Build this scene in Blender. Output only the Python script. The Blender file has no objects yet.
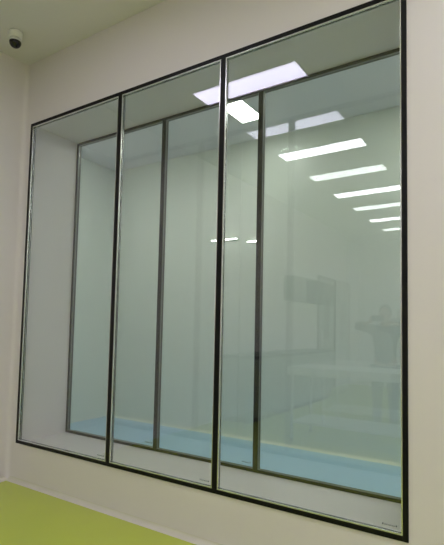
import bpy, bmesh, math, random
from mathutils import Vector, Matrix
random.seed(4)
scene=bpy.context.scene; COL=scene.collection
scene.view_settings.view_transform='Standard'

# ---------------------------------------------------------------- measures (metres)
XL,M1,M2,XR=-3.867,-2.695,-1.710,-0.520      # window opening and mullion centres
ZB,ZT,T=0.337,3.253,0.543                    # sill, head, wall thickness
XW,ZC=-3.973,3.852                           # left wall, ceiling
XE,YB=3.0,-9.2                               # right wall, back wall
FY,FXL=2.56,-5.5                             # corridor: far wall, left end

# ---------------------------------------------------------------- materials
def mat(name,col,rough=.5,metal=0.0,noise=0.0,scale=8.0,bump=0.0,bscale=60.0,emit=None,es=0.0,spec=None):
    m=bpy.data.materials.new(name); m.use_nodes=True; n=m.node_tree; b=n.nodes['Principled BSDF']
    b.inputs['Roughness'].default_value=rough; b.inputs['Metallic'].default_value=metal
    b.inputs['Base Color'].default_value=(*col,1)
    if spec is not None: b.inputs['Specular IOR Level'].default_value=spec
    tc=n.nodes.new('ShaderNodeTexCoord')
    if noise:
        t=n.nodes.new('ShaderNodeTexNoise'); t.inputs['Scale'].default_value=scale; t.inputs['Detail'].default_value=4
        n.links.new(tc.outputs['Object'],t.inputs['Vector'])
        r=n.nodes.new('ShaderNodeMixRGB'); r.inputs[1].default_value=(*[c*(1-noise) for c in col],1); r.inputs[2].default_value=(*[min(1,c*(1+noise)) for c in col],1)
        n.links.new(t.outputs['Fac'],r.inputs[0]); n.links.new(r.outputs[0],b.inputs['Base Color'])
    if bump:
        t=n.nodes.new('ShaderNodeTexNoise'); t.inputs['Scale'].default_value=bscale
        n.links.new(tc.outputs['Object'],t.inputs['Vector'])
        k=n.nodes.new('ShaderNodeBump'); k.inputs['Strength'].default_value=bump; k.inputs['Distance'].default_value=.002
        n.links.new(t.outputs['Fac'],k.inputs['Height']); n.links.new(k.outputs[0],b.inputs['Normal'])
    if emit: b.inputs['Emission Color'].default_value=(*emit,1); b.inputs['Emission Strength'].default_value=es
    return m
def glass(name,tint,r0):
    m=bpy.data.materials.new(name); m.use_nodes=True; n=m.node_tree; n.nodes.clear()
    out=n.nodes.new('ShaderNodeOutputMaterial'); tr=n.nodes.new('ShaderNodeBsdfTransparent'); gl=n.nodes.new('ShaderNodeBsdfGlossy')
    tr.inputs[0].default_value=(*tint,1); gl.inputs['Roughness'].default_value=0.0; gl.inputs[0].default_value=(.92,.93,.98,1)
    lw=n.nodes.new('ShaderNodeLayerWeight'); lw.inputs['Blend'].default_value=.5
    p=n.nodes.new('ShaderNodeMath'); p.operation='POWER'; p.inputs[1].default_value=4
    a=n.nodes.new('ShaderNodeMath'); a.operation='MULTIPLY_ADD'; a.inputs[1].default_value=.95; a.inputs[2].default_value=r0
    mx=n.nodes.new('ShaderNodeMixShader')
    n.links.new(lw.outputs['Facing'],p.inputs[0]); n.links.new(p.outputs[0],a.inputs[0]); n.links.new(a.outputs[0],mx.inputs[0])
    n.links.new(tr.outputs[0],mx.inputs[1]); n.links.new(gl.outputs[0],mx.inputs[2]); n.links.new(mx.outputs[0],out.inputs[0])
    return m
MT=dict(
 wall=mat('wall_paint',(.785,.74,.765),.38,noise=.015,scale=1.5,bump=.05,bscale=90),
 ceil=mat('ceiling_paint',(.78,.765,.80),.5,noise=.015,scale=1.2),
 green=mat('green_epoxy',(.53,.61,.08),.22,noise=.04,scale=2.5,bump=.05,bscale=14),
 blue=mat('blue_epoxy',(.40,.65,.88),.3,noise=.04,scale=2.5,bump=.05,bscale=14),
 cwall=mat('corridor_panel',(.77,.82,.755),.35,noise=.02,scale=1.2),
 trim=mat('cove_trim',(.70,.67,.60),.4,noise=.02),
 black=mat('black_aluminium',(.005,.005,.006),.45,noise=.15,scale=30,spec=.2),
 dark=mat('dark_aluminium',(.009,.010,.010),.5,noise=.1,scale=30,spec=.2),
 silver=mat('silver_bead',(.70,.71,.70),.24,metal=.75,noise=.05,scale=40),
 bead2=mat('grey_bead',(.20,.21,.21),.3,metal=.6,noise=.05,scale=40),
 gasket=mat('rubber_gasket',(.03,.03,.03),.7,noise=.1),
 glass=glass('float_glass',(.962,.975,.957),.062),
 glass2=glass('float_glass_far',(.962,.975,.957),.055),
 stamp=mat('etched_stamp',(.15,.17,.16),.6,noise=.05),
 led=mat('led_diffuser',(.9,.9,.95),.4,noise=.01,emit=(.97,.95,1.0),es=8.6),
 ledl=mat('led_diffuser_lilac',(.9,.9,.95),.4,noise=.01,emit=(.86,.80,1.0),es=6.2),
 ledc=mat('led_diffuser_cool',(.9,.9,.95),.4,noise=.01,emit=(.97,1.0,.95),es=11.5),
 white=mat('white_enamel',(.90,.90,.89),.35,noise=.02),
 steel=mat('brushed_steel',(.72,.73,.73),.38,metal=.4,noise=.06,scale=25),
 dome=mat('smoked_dome',(.008,.008,.01),.08,noise=.1),
 door=mat('door_paint',(.22,.24,.23),.4,noise=.02),
 cab=mat('cabinet_paint',(.33,.35,.34),.4,noise=.02),
 top=mat('worktop_dark',(.05,.055,.055),.3,noise=.1),
 doorglass=mat('door_glass',(.05,.06,.06),.1,noise=.02),
 greyp=mat('grey_panel',(.02,.022,.022),.4,noise=.05),
 skin=mat('skin',(.42,.24,.17),.5,noise=.05,scale=20),
 hair=mat('hair',(.015,.012,.01),.6,noise=.2,scale=60),
 shirt=mat('grey_cloth',(.05,.055,.06),.85,noise=.08,scale=40,bump=.2),
 trou=mat('dark_cloth',(.05,.055,.07),.85,noise=.1,scale=40,bump=.2),
 shoe=mat('white_shoe',(.6,.6,.58),.5,noise=.04),
 lips=mat('lips',(.40,.14,.12),.5,noise=.05), eyew=mat('eye_white',(.8,.8,.78),.2,noise=.02), iris=mat('iris',(.03,.015,.01),.2,noise=.1),
 phone=mat('phone_black',(.01,.01,.012),.2,noise=.1),
)
# ---------------------------------------------------------------- helpers
def obj(name,bm,m,parent=None,smooth=False):
    bmesh.ops.recalc_face_normals(bm,faces=bm.faces)
    me=bpy.data.meshes.new(name); bm.to_mesh(me); bm.free()
    me.materials.append(MT[m])
    if smooth:
        for f in me.polygons: f.use_smooth=True
    o=bpy.data.objects.new(name,me); COL.objects.link(o)
    if parent: o.parent=parent
    return o
def empty(name,loc=(0,0,0),rz=0):
    o=bpy.data.objects.new(name,None); COL.objects.link(o); o.location=loc; o.rotation_euler=(0,0,rz); o.empty_display_size=.1
    return o
def tag(o,label,cat,group=None):
    o['label']=label; o['category']=cat
    if group: o['group']=group
    return o
def struct(o,label=None):
    o['kind']='structure'
    if label: o['label']=label
    return o
def box(bm,x0,x1,y0,y1,z0,z1,bev=0):
    vs=[bm.verts.new(v) for v in [(x0,y0,z0),(x1,y0,z0),(x1,y1,z0),(x0,y1,z0),(x0,y0,z1),(x1,y0,z1),(x1,y1,z1),(x0,y1,z1)]]
    fs=[bm.faces.new([vs[i] for i in f]) for f in [(0,3,2,1),(4,5,6,7),(0,1,5,4),(1,2,6,5),(2,3,7,6),(3,0,4,7)]]
    if bev:
        es=list({e for f in fs for e in f.edges})
        bmesh.ops.bevel(bm,geom=es,offset=bev,segments=2,affect='EDGES',profile=.5)
    return bm
def B(*a,**k): return box(bmesh.new(),*a,**k)
def lathe(prof,seg=32,cx=0,cy=0):
    bm=bmesh.new(); rings=[]
    for r,z in prof:
        rings.append([bm.verts.new((cx+r*math.cos(2*math.pi*i/seg),cy+r*math.sin(2*math.pi*i/seg),z)) for i in range(seg)] if r>1e-6 else [bm.verts.new((cx,cy,z))])
    for a,b in zip(rings,rings[1:]):
        for i in range(seg):
            j=(i+1)%seg
            if len(a)==1 and len(b)==1: continue
            if len(a)==1: bm.faces.new((a[0],b[i],b[j]))
            elif len(b)==1: bm.faces.new((a[i],a[j],b[0]))
            else: bm.faces.new((a[i],a[j],b[j],b[i]))
    return bm
def rod(bm,p,q,r,seg=12):
    p=Vector(p);q=Vector(q);d=(q-p).normalized(); a=d.orthogonal().normalized(); b=d.cross(a); R=[]
    for c in (p,q): R.append([bm.verts.new(c+a*r*math.cos(2*math.pi*i/seg)+b*r*math.sin(2*math.pi*i/seg)) for i in range(seg)])
    for i in range(seg): bm.faces.new((R[0][i],R[0][(i+1)%seg],R[1][(i+1)%seg],R[1][i]))
    bm.faces.new(R[0][::-1]); bm.faces.new(R[1]); return bm
def extrude_profile(pts,axis,a0,a1):
    bm=bmesh.new(); L=[]
    for a in (a0,a1):
        L.append([bm.verts.new((a,u,v) if axis=='x' else ((u,a,v) if axis=='y' else (u,v,a))) for u,v in pts])
    n=len(pts)
    for i in range(n): bm.faces.new((L[0][i],L[0][(i+1)%n],L[1][(i+1)%n],L[1][i]))
    bm.faces.new(L[0][::-1]); bm.faces.new(L[1]); return bm
def dup(o,loc=None):
    c=o.copy(); COL.objects.link(c)
    if loc is not None: c.location=loc
    for ch in list(o.children):
        d=ch.copy(); COL.objects.link(d); d.parent=c
        for g in ch.children:
            e=g.copy(); COL.objects.link(e); e.parent=d
    return c

# ---------------------------------------------------------------- setting
bm=bmesh.new()
box(bm,FXL,XL,0,T,0,ZC); box(bm,XR,XE,0,T,0,ZC); box(bm,XL,XR,0,T,0,ZB); box(bm,XL,XR,0,T,ZT,ZC)
struct(obj('wall_front',bm,'wall'),'white painted partition wall with a deep window opening')
struct(obj('wall_left',B(XW-.1,XW,YB,0,0,ZC),'wall'))
struct(obj('wall_right',B(XE,XE+.1,YB,0,0,ZC),'wall'))
struct(obj('wall_back',B(XW-.1,XE+.1,YB-.1,YB,0,ZC),'wall'))
struct(obj('floor',B(XW-.1,XE+.1,YB-.1,0,-.1,0),'green'),'glossy yellow-green epoxy floor')
struct(obj('ceiling',B(XW-.1,XE+.1,YB-.1,0,ZC,ZC+.1),'ceil'))
struct(obj('floor_corridor',B(FXL-.1,XE+.1,0,FY+.1,-.1,0),'blue'),'pale blue epoxy floor beyond the glass')
struct(obj('ceiling_corridor',B(FXL-.1,XE+.1,0,FY+.1,ZC,ZC+.1),'ceil'))
bm=B(FXL-.1,XE+.1,FY+.012,FY+.1,0,ZC); x=FXL
while x<XE:
    box(bm,x+.0015,min(x+2.3585,XE),FY,FY+.02,0,ZC); x+=2.36
struct(obj('wall_far',bm,'cwall'),'pale green panelled wall beyond the glass')
struct(obj('wall_corridor_left',B(FXL-.1,FXL,0,FY,0,ZC),'cwall'))
struct(obj('wall_corridor_right',B(XE,XE+.1,0,FY,0,ZC),'cwall'))
def cove(axis,wallc,sgn,a0,a1,name,vert=None,r=.035,m='trim'):
    pts=[(wallc,0),(wallc,r)]
    for i in range(1,8):
        t=i/8*math.pi/2
        pts.append((wallc+sgn*(r-r*math.cos(t)), r-r*math.sin(t)))
    pts.append((wallc+sgn*r,0))
    return struct(obj(name,extrude_profile(pts,axis,a0,a1),m))
cove('x',0,-1,XW,XE,'baseboard_front'); cove('y',XW,1,YB,0,'baseboard_left')
cove('x',FY,-1,FXL,XE,'baseboard_far',m='cwall')
pts=[(XW,0),(XW+.04,0)]+[(XW+.04-.04*math.sin(i/8*math.pi/2),-.04+.04*math.cos(i/8*math.pi/2)) for i in range(1,8)]+[(XW,-.04)]
struct(obj('trim_1',extrude_profile(pts,'z',0,ZC),'wall'))

# ---------------------------------------------------------------- windows
def window(name,y0,y1,yp,fw,mw,fm,label,gm='glass',bw=.006,bd=.011,bead='silver'):
    root=struct(empty(name,((XL+XR)/2,(y0+y1)/2,ZB)),label)
    ox,oy,oz=root.location
    def off(bm):
        bmesh.ops.translate(bm,verts=bm.verts,vec=(-ox,-oy,-oz)); return bm
    bm=bmesh.new()
    box(bm,XL,XL+fw,y0,y1,ZB,ZT,bev=.0015); box(bm,XR-fw,XR,y0,y1,ZB,ZT,bev=.0015)
    box(bm,XL+fw,XR-fw,y0,y1,ZB,ZB+fw,bev=.0015); box(bm,XL+fw,XR-fw,y0,y1,ZT-fw,ZT,bev=.0015)
    obj('frame',off(bm),fm,root)
    for m in (M1,M2):
        obj('mullion',off(B(m-mw/2,m+mw/2,y0,y1,ZB+fw,ZT-fw,bev=.0015)),fm,root)
    edges=[XL+fw,M1-mw/2,M1+mw/2,M2-mw/2,M2+mw/2,XR-fw]
    for i in range(3):
        a,b=edges[2*i],edges[2*i+1]
        pane=obj('pane',off(B(a-.004,b+.004,yp,yp+.008,ZB+fw-.004,ZT-fw+.004)),gm,root)
        bm=bmesh.new(); w=bw
        for (ya,yb) in ((yp-bd,yp-.001),(yp+.009,yp+.014)):
            box(bm,a,a+w,ya,yb,ZB+fw,ZT-fw); box(bm,b-w,b,ya,yb,ZB+fw,ZT-fw)
            box(bm,a+w,b-w,ya,yb,ZB+fw,ZB+fw+w); box(bm,a+w,b-w,ya,yb,ZT-fw-w,ZT-fw)
        obj('glazing_bead',off(bm),bead,root)
        bm=bmesh.new(); sx=b-.105; sz=ZB+fw+.03
        for k,(u,w2,h) in enumerate([(0,.012,.014),(.018,.010,.010),(.032,.010,.010),(.046,.006,.010),(.056,.012,.010),(.074,.010,.010),(.088,.010,.010),(.104,.012,.014)]):
            box(bm,sx+u*.65,sx+(u+w2*.8)*.65,yp-.0006,yp-.0001,sz,sz+h*.6)
        obj('glazing_stamp',off(bm),'stamp',root)
    return root
window('window_1',-.010,.030,.004,.028,.040,'black','black framed three pane window in the near face of the wall',bw=.007,bd=.012)
window('window_2',T-.028,T+.010,T-.006,.022,.040,'dark','dark framed three pane window in the far face of the wall',gm='glass2',bw=.003,bd=.018,bead='bead2')

# ---------------------------------------------------------------- ceiling lights
def light_panel(name,lx,ly,ledm):
    root=empty(name)
    bm=bmesh.new(); b=.012; h=.018
    box(bm,-lx/2,lx/2,-ly/2,-ly/2+b,-h,0); box(bm,-lx/2,lx/2,ly/2-b,ly/2,-h,0)
    box(bm,-lx/2,-lx/2+b,-ly/2+b,ly/2-b,-h,0); box(bm,lx/2-b,lx/2,-ly/2+b,ly/2-b,-h,0)
    obj('frame',bm,'white',root)
    obj('diffuser',B(-lx/2+b,lx/2-b,-ly/2+b,ly/2-b,-.014,-.002),ledm,root)
    return root
first=None
ys=[-1.32,-3.28,-5.47,-7.68]
ordn=['nearest the window','second from the window','third from the window','farthest from the window']
lil=light_panel('ceiling_light',1.2,.30,'ledl'); lil.location=(-2.33,ys[0],ZC)
tag(lil,'slim lilac tinted led ceiling panel, nearest the window, row by left wall','ceiling light','led panels on the green floored room ceiling')
for xi,(xx,nm) in enumerate([(-2.33,'row by left wall'),(-.05,'second row, unseen and added to brighten the walls'),(1.2,'third row, unseen and added to brighten the walls'),(2.4,'row by right wall, unseen and added to brighten the walls')]):  # only the left row is seen mirrored; the others are added fill panels
    for j,y in enumerate(ys):
        if xi==0 and j==0: continue
        if first is None: first=light_panel('ceiling_light',1.2,.30,'led'); o=first
        else: o=dup(first)
        o.location=(xx,y,ZC)
        tag(o,'slim white led ceiling panel, %s, %s'%(ordn[j],nm),'ceiling light','led panels on the green floored room ceiling')
cl=None
for x,y,l in [(-2.68,1.75,'short led panel on corridor ceiling, seen high behind the middle mullion'),(-4.6,.8,'leftmost led panel on the corridor ceiling, close to the partition, out of sight and added to brighten the corridor'),(-3.9,.8,'led panel on the corridor ceiling, second from the left, out of sight and added to brighten the corridor'),  # all but the first are hidden panels added to brighten the corridor
   (-.7,1.6,'led panel on the corridor ceiling, fourth from the left, out of sight and added to brighten the corridor'),(0,1.6,'led panel on the corridor ceiling, fifth from the left, out of sight and added to brighten the corridor'),(.7,1.6,'led panel on the corridor ceiling, sixth from the left, out of sight and added to brighten the corridor'),(1.4,1.6,'led panel on the corridor ceiling, second from the right end, out of sight and added to brighten the corridor'),(2.1,1.6,'led panel on the corridor ceiling nearest its right end, out of sight and added to brighten the corridor')]:
    if cl is None: cl=light_panel('ceiling_light',.30,.60,'ledc'); o=cl
    else: o=dup(cl)
    o.location=(x,y,ZC)
    tag(o,l,'ceiling light','led panels on the corridor ceiling')
for (x,w,z,l) in [(-3.38,.42,2.56,'wider glowing strip added in place of a reflected light, high on the pale green far wall'),(-2.93,.20,2.50,'short glowing strip added in place of a reflected light on pale green far wall, right of the wider one')]:  # glowing strips added on the wall where reflected lights show
    r=empty('glow_strip',(x,FY,z)); tag(r,l,'glowing strip','slim strips on the far wall')
    obj('strip_back',B(-w/2,w/2,-.03,0,-.008,.012,bev=.003),'white',r)
    obj('diffuser',B(-w/2+.01,w/2-.01,-.036,-.0305,-.005,.008),'ledc',r)

# ---------------------------------------------------------------- dome camera
r=empty('dome_camera',(-3.60,-.36,ZC)); tag(r,'small white dome security camera with black glossy ball under the ceiling','security camera')
obj('base',lathe([(0,0),(.052,0),(.056,-.006),(.054,-.050),(.048,-.056),(0,-.056)]),'white',r,True)
obj('collar',lathe([(.0,-.054),(.044,-.054),(.049,-.065),(.049,-.080),(.044,-.086),(0,-.086)]),'steel',r,True)
obj('dome',lathe([(.045,-.078)]+[(.047*math.cos(a*math.pi/18),-.088-.049*math.sin(a*math.pi/18)) for a in range(0,9)]+[(0,-.137)]),'dome',r,True)

# ---------------------------------------------------------------- things behind the camera, seen mirrored in the glass
r=empty('work_table',(-1.72,-3.15,0)); tag(r,'long white worktable with undershelf in front of the person','table')
obj('tabletop',B(-.85,.85,-.35,.35,.82,.92,bev=.004),'white',r)
obj('undershelf',B(-.80,.80,-.30,.30,.22,.245,bev=.003),'white',r)
for sx in (-1,1):
    for sy in (-1,1):
        l=obj('leg',rod(bmesh.new(),(sx*.80,sy*.30,.03),(sx*.80,sy*.30,.819),.019),'steel',r,True)
        obj('foot',lathe([(0,0),(.026,0),(.026,.012),(.016,.03),(0,.03)],16,sx*.80,sy*.30),'gasket',l,True)
cb=None
for k in range(4):
    if cb is None:
        cb=empty('base_cabinet')
        obj('body',B(0,.54,-.395,.395,.08,.94),'cab',cb); obj('plinth',B(0,.49,-.39,.39,0,.08),'top',cb)
        for s in (-1,1):
            dd=obj('door',B(.541,.560,min(s*.004,s*.392),max(s*.004,s*.392),.09,.93,bev=.002),'cab',cb)
            bm=bmesh.new(); rod(bm,(.585,s*.05,.62),(.585,s*.05,.82),.006); rod(bm,(.560,s*.05,.64),(.585,s*.05,.64),.004); rod(bm,(.560,s*.05,.80),(.585,s*.05,.80),.004)
            obj('handle',bm,'steel',dd,True)
        o=cb
    else: o=dup(cb)
    o.location=(XW+.04,-3.75-k*.80,0)
    tag(o,'grey two door base cabinet along left wall, %s'%(['nearest the window','second from the window','third from the window','nearest the door'][k]),'cabinet','base cabinets along the left wall')
t=obj('worktop',B(XW+.002,XW+.63,-6.57,-3.33,.941,.985,bev=.004),'top'); tag(t,'long dark worktop lying over the grey base cabinets','worktop')
r=struct(empty('door_1',(XW,-7.76,0)),'grey door with narrow vision panel')
obj('door_frame',(lambda bm:(box(bm,0,.03,-.56,-.50,0,2.62),box(bm,0,.03,.50,.56,0,2.62),box(bm,0,.03,-.50,.50,2.56,2.62),bm)[-1])(bmesh.new()),'dark',r)
d=obj('door_leaf',B(0,.018,-.498,.498,.01,2.555,bev=.002),'door',r)
obj('vision_panel',B(.0185,.024,-.15,.15,1.2,2.1),'doorglass',d)
bm=bmesh.new(); rod(bm,(.06,.40,.95),(.06,.40,1.35),.012); rod(bm,(.0185,.40,1.0),(.06,.40,1.0),.008); rod(bm,(.0185,.40,1.3),(.06,.40,1.3),.008)
obj('door_handle',bm,'steel',d,True)
r=empty('air_conditioner',(XW+.001,-6.25,1.95)); tag(r,'dark grey wall mounted air unit high beside the door','air conditioner')
obj('body',B(0,.22,-.75,.75,0,.48,bev=.012),'greyp',r)
bm=bmesh.new()
for k in range(7): box(bm,.2205,.226,-.70,.70,.05+k*.05,.062+k*.05)
obj('grille',bm,'dark',r)

# ---------------------------------------------------------------- person (mirrored in the glass)
def figure(name,chains,m,parent,lev=2):
    me=bpy.data.meshes.new(name); V=[];E=[];Rr=[];roots=[]
    for verts,edges in chains:
        b=len(V); roots.append(b)
        for v in verts: V.append(v[:3]); Rr.append((v[3],v[4] if len(v)>4 else v[3]))
        E+=[(a+b,c+b) for a,c in edges]
    me.from_pydata(V,E,[]); me.materials.append(MT[m])
    o=bpy.data.objects.new(name,me); COL.objects.link(o); o.parent=parent
    s=o.modifiers.new('s','SKIN'); s.use_smooth_shade=True
    if not me.skin_vertices:
        bpy.context.view_layer.objects.active=o; bpy.ops.mesh.customdata_skin_add()
    for i,rr in enumerate(Rr):
        me.skin_vertices[0].data[i].radius=rr; me.skin_vertices[0].data[i].use_root=(i in roots)
    u=o.modifiers.new('u','SUBSURF'); u.levels=lev; u.render_levels=lev
    dg=bpy.context.evaluated_depsgraph_get(); ev=o.evaluated_get(dg)
    nm=bpy.data.meshes.new_from_object(ev); o.modifiers.clear(); o.data=nm
    for f in nm.polygons: f.use_smooth=True
    return o
P=empty('person',(-1.62,-3.86,0)); tag(P,'person with dark hair, dark top and trousers, elbows raised, holding a phone before the face','person')
def arm(s): return [(s*.165,0,1.41,.058),(s*.27,.05,1.44,.048),(s*.36,.12,1.45,.040),(s*.27,.20,1.47,.036),(s*.16,.255,1.495,.026,.026)]
bv=[(0,0,.95,.14,.10),(0,0,1.12,.125,.09),(0,0,1.28,.15,.105),(0,0,1.40,.12,.085),(0,.005,1.48,.052,.055),(0,.02,1.545,.058,.068),(0,.03,1.61,.072,.088),(0,.022,1.67,.070,.085),(0,.015,1.71,.045,.055)]
be=[(i,i+1) for i in range(8)]
for s in (-1,1):
    b=len(bv); bv+=arm(s); be+=[(3,b)]+[(b+i,b+i+1) for i in range(4)]
    b=len(bv); bv+=[(s*.09,0,.88,.085),(s*.10,.01,.70,.072),(s*.105,.02,.49,.052),(s*.11,0,.33,.052),(s*.115,-.02,.09,.034)]
    be+=[(0,b)]+[(b+i,b+i+1) for i in range(4)]
chains=[(bv,be)]
for s in (-1,1):
    chains.append(([(s*.155,.26,1.497,.022,.016),(s*.125,.295,1.52,.030,.014),(s*.10,.32,1.54,.028,.012)],[(0,1),(1,2)]))
    for k in range(4):
        z=1.585-.021*k; L=[.95,1.05,1,.8][k]
        chains.append(([(s*.115,.315,z-.02,.009),(s*(.115-.015*L),.352,z,.0085),(s*(.112-.035*L),.372,z+.002,.008),(s*(.112-.06*L),.373,z+.002,.007)],[(0,1),(1,2),(2,3)]))
    chains.append(([(s*.13,.29,1.50,.011),(s*.098,.305,1.51,.010),(s*.07,.335,1.52,.009)],[(0,1),(1,2)]))
chains.append(([(0,.115,1.635,.007,.007),(0,.128,1.61,.010,.010),(0,.122,1.597,.012,.009)],[(0,1),(1,2)]))
for s in (-1,1): chains.append(([(s*.074,.02,1.635,.006,.014),(s*.081,.012,1.615,.006,.016),(s*.074,.02,1.592,.005,.009)],[(0,1),(1,2)]))
body=figure('body',chains,'skin',P)
def sph(r,c,sc=(1,1,1)):
    bm=bmesh.new(); bmesh.ops.create_uvsphere(bm,u_segments=16,v_segments=10,radius=r)
    bmesh.ops.scale(bm,vec=sc,verts=bm.verts); bmesh.ops.translate(bm,vec=c,verts=bm.verts); return bm
for s in (-1,1):
    e=obj('eye',sph(.012,(s*.031,.107,1.632),(1.2,.8,.8)),'eyew',P,True)
    obj('iris',sph(.006,(s*.031,.1155,1.632),(1,.5,1)),'iris',e,True)
obj('mouth',sph(.02,(0,.108,1.572),(1.1,.45,.35)),'lips',P,True)
bm=bmesh.new(); bmesh.ops.create_uvsphere(bm,u_segments=28,v_segments=18,radius=1)
bmesh.ops.scale(bm,vec=(.084,.104,.100),verts=bm.verts); bmesh.ops.translate(bm,vec=(0,.008,1.655),verts=bm.verts)
bmesh.ops.delete(bm,geom=[v for v in bm.verts if (v.co.y>.055 and v.co.z<1.69) or (v.co.y>.0 and v.co.z<1.625) or v.co.z<1.575],context='VERTS')
obj('hair',bm,'hair',P,True)
sv=[(0,0,.90,.165,.125),(0,0,1.10,.15,.115),(0,0,1.28,.172,.128),(0,0,1.41,.13,.098),(0,.0,1.455,.07,.07)]
se=[(0,1),(1,2),(2,3),(3,4)]
for s in (-1,1):
    b=len(sv); a=arm(s); sv+=[(x,y,z,r_+.016) for (x,y,z,r_) in [q[:4] for q in a[:4]]]+[(s*.19,.235,1.488,.040)]
    se+=[(3,b)]+[(b+i,b+i+1) for i in range(4)]
figure('shirt',[(sv,se)],'shirt',P)
tv=[(0,0,.93,.15,.115)]; te=[]
for s in (-1,1):
    b=len(tv); tv+=[(s*.09,0,.86,.10),(s*.10,.01,.68,.088),(s*.105,.02,.48,.070),(s*.11,0,.30,.064),(s*.115,-.02,.07,.058)]
    te+=[(0,b)]+[(b+i,b+i+1) for i in range(4)]
figure('trousers',[(tv,te)],'trou',P)
for s in (-1,1): figure('shoe',[([(s*.115,-.05,.045,.038,.040),(s*.118,.03,.045,.042,.038),(s*.125,.11,.036,.046,.030),(s*.128,.17,.030,.036,.022)],[(0,1),(1,2),(2,3)])],'shoe',P)
r=empty('phone',(-1.62,-3.475,1.515)); tag(r,'black phone held sideways in front of the face','phone')
obj('case',B(-.078,.078,-.0045,.0045,0,.075,bev=.002),'phone',r)
obj('lens',lathe([(0,.0),(.007,.0),(.007,.002),(0,.002)],16),'dome',r).matrix_local=Matrix.Translation((.058,.005,.06))@Matrix.Rotation(-math.pi/2,4,'X')

# ---------------------------------------------------------------- world + camera
scene.view_settings.exposure=.34
w=bpy.data.worlds.new('w'); scene.world=w; w.use_nodes=True; w.node_tree.nodes['Background'].inputs[0].default_value=(.6,.65,.62,1); w.node_tree.nodes['Background'].inputs[1].default_value=.1
yaw,pitch,roll,f,cx,cy=.5665,.0629,.0194,459.69,234.57,298.59
F=Vector((-math.sin(yaw)*math.cos(pitch),math.cos(yaw)*math.cos(pitch),math.sin(pitch)))
r0=Vector((math.cos(yaw),math.sin(yaw),0)); u0=r0.cross(F)
R=r0*math.cos(roll)+u0*math.sin(roll); U=-r0*math.sin(roll)+u0*math.cos(roll)
cd=bpy.data.cameras.new('camera'); co=bpy.data.objects.new('camera',cd); COL.objects.link(co)
co.matrix_world=Matrix(((R.x,U.x,-F.x,0),(R.y,U.y,-F.y,-2.4968),(R.z,U.z,-F.z,1.4),(0,0,0,1)))
cd.sensor_fit='VERTICAL'; cd.sensor_height=24; cd.lens=f*24/545
cd.shift_x=(222-cx)/545; cd.shift_y=(cy-272.5)/545; cd.clip_start=.05
scene.camera=co
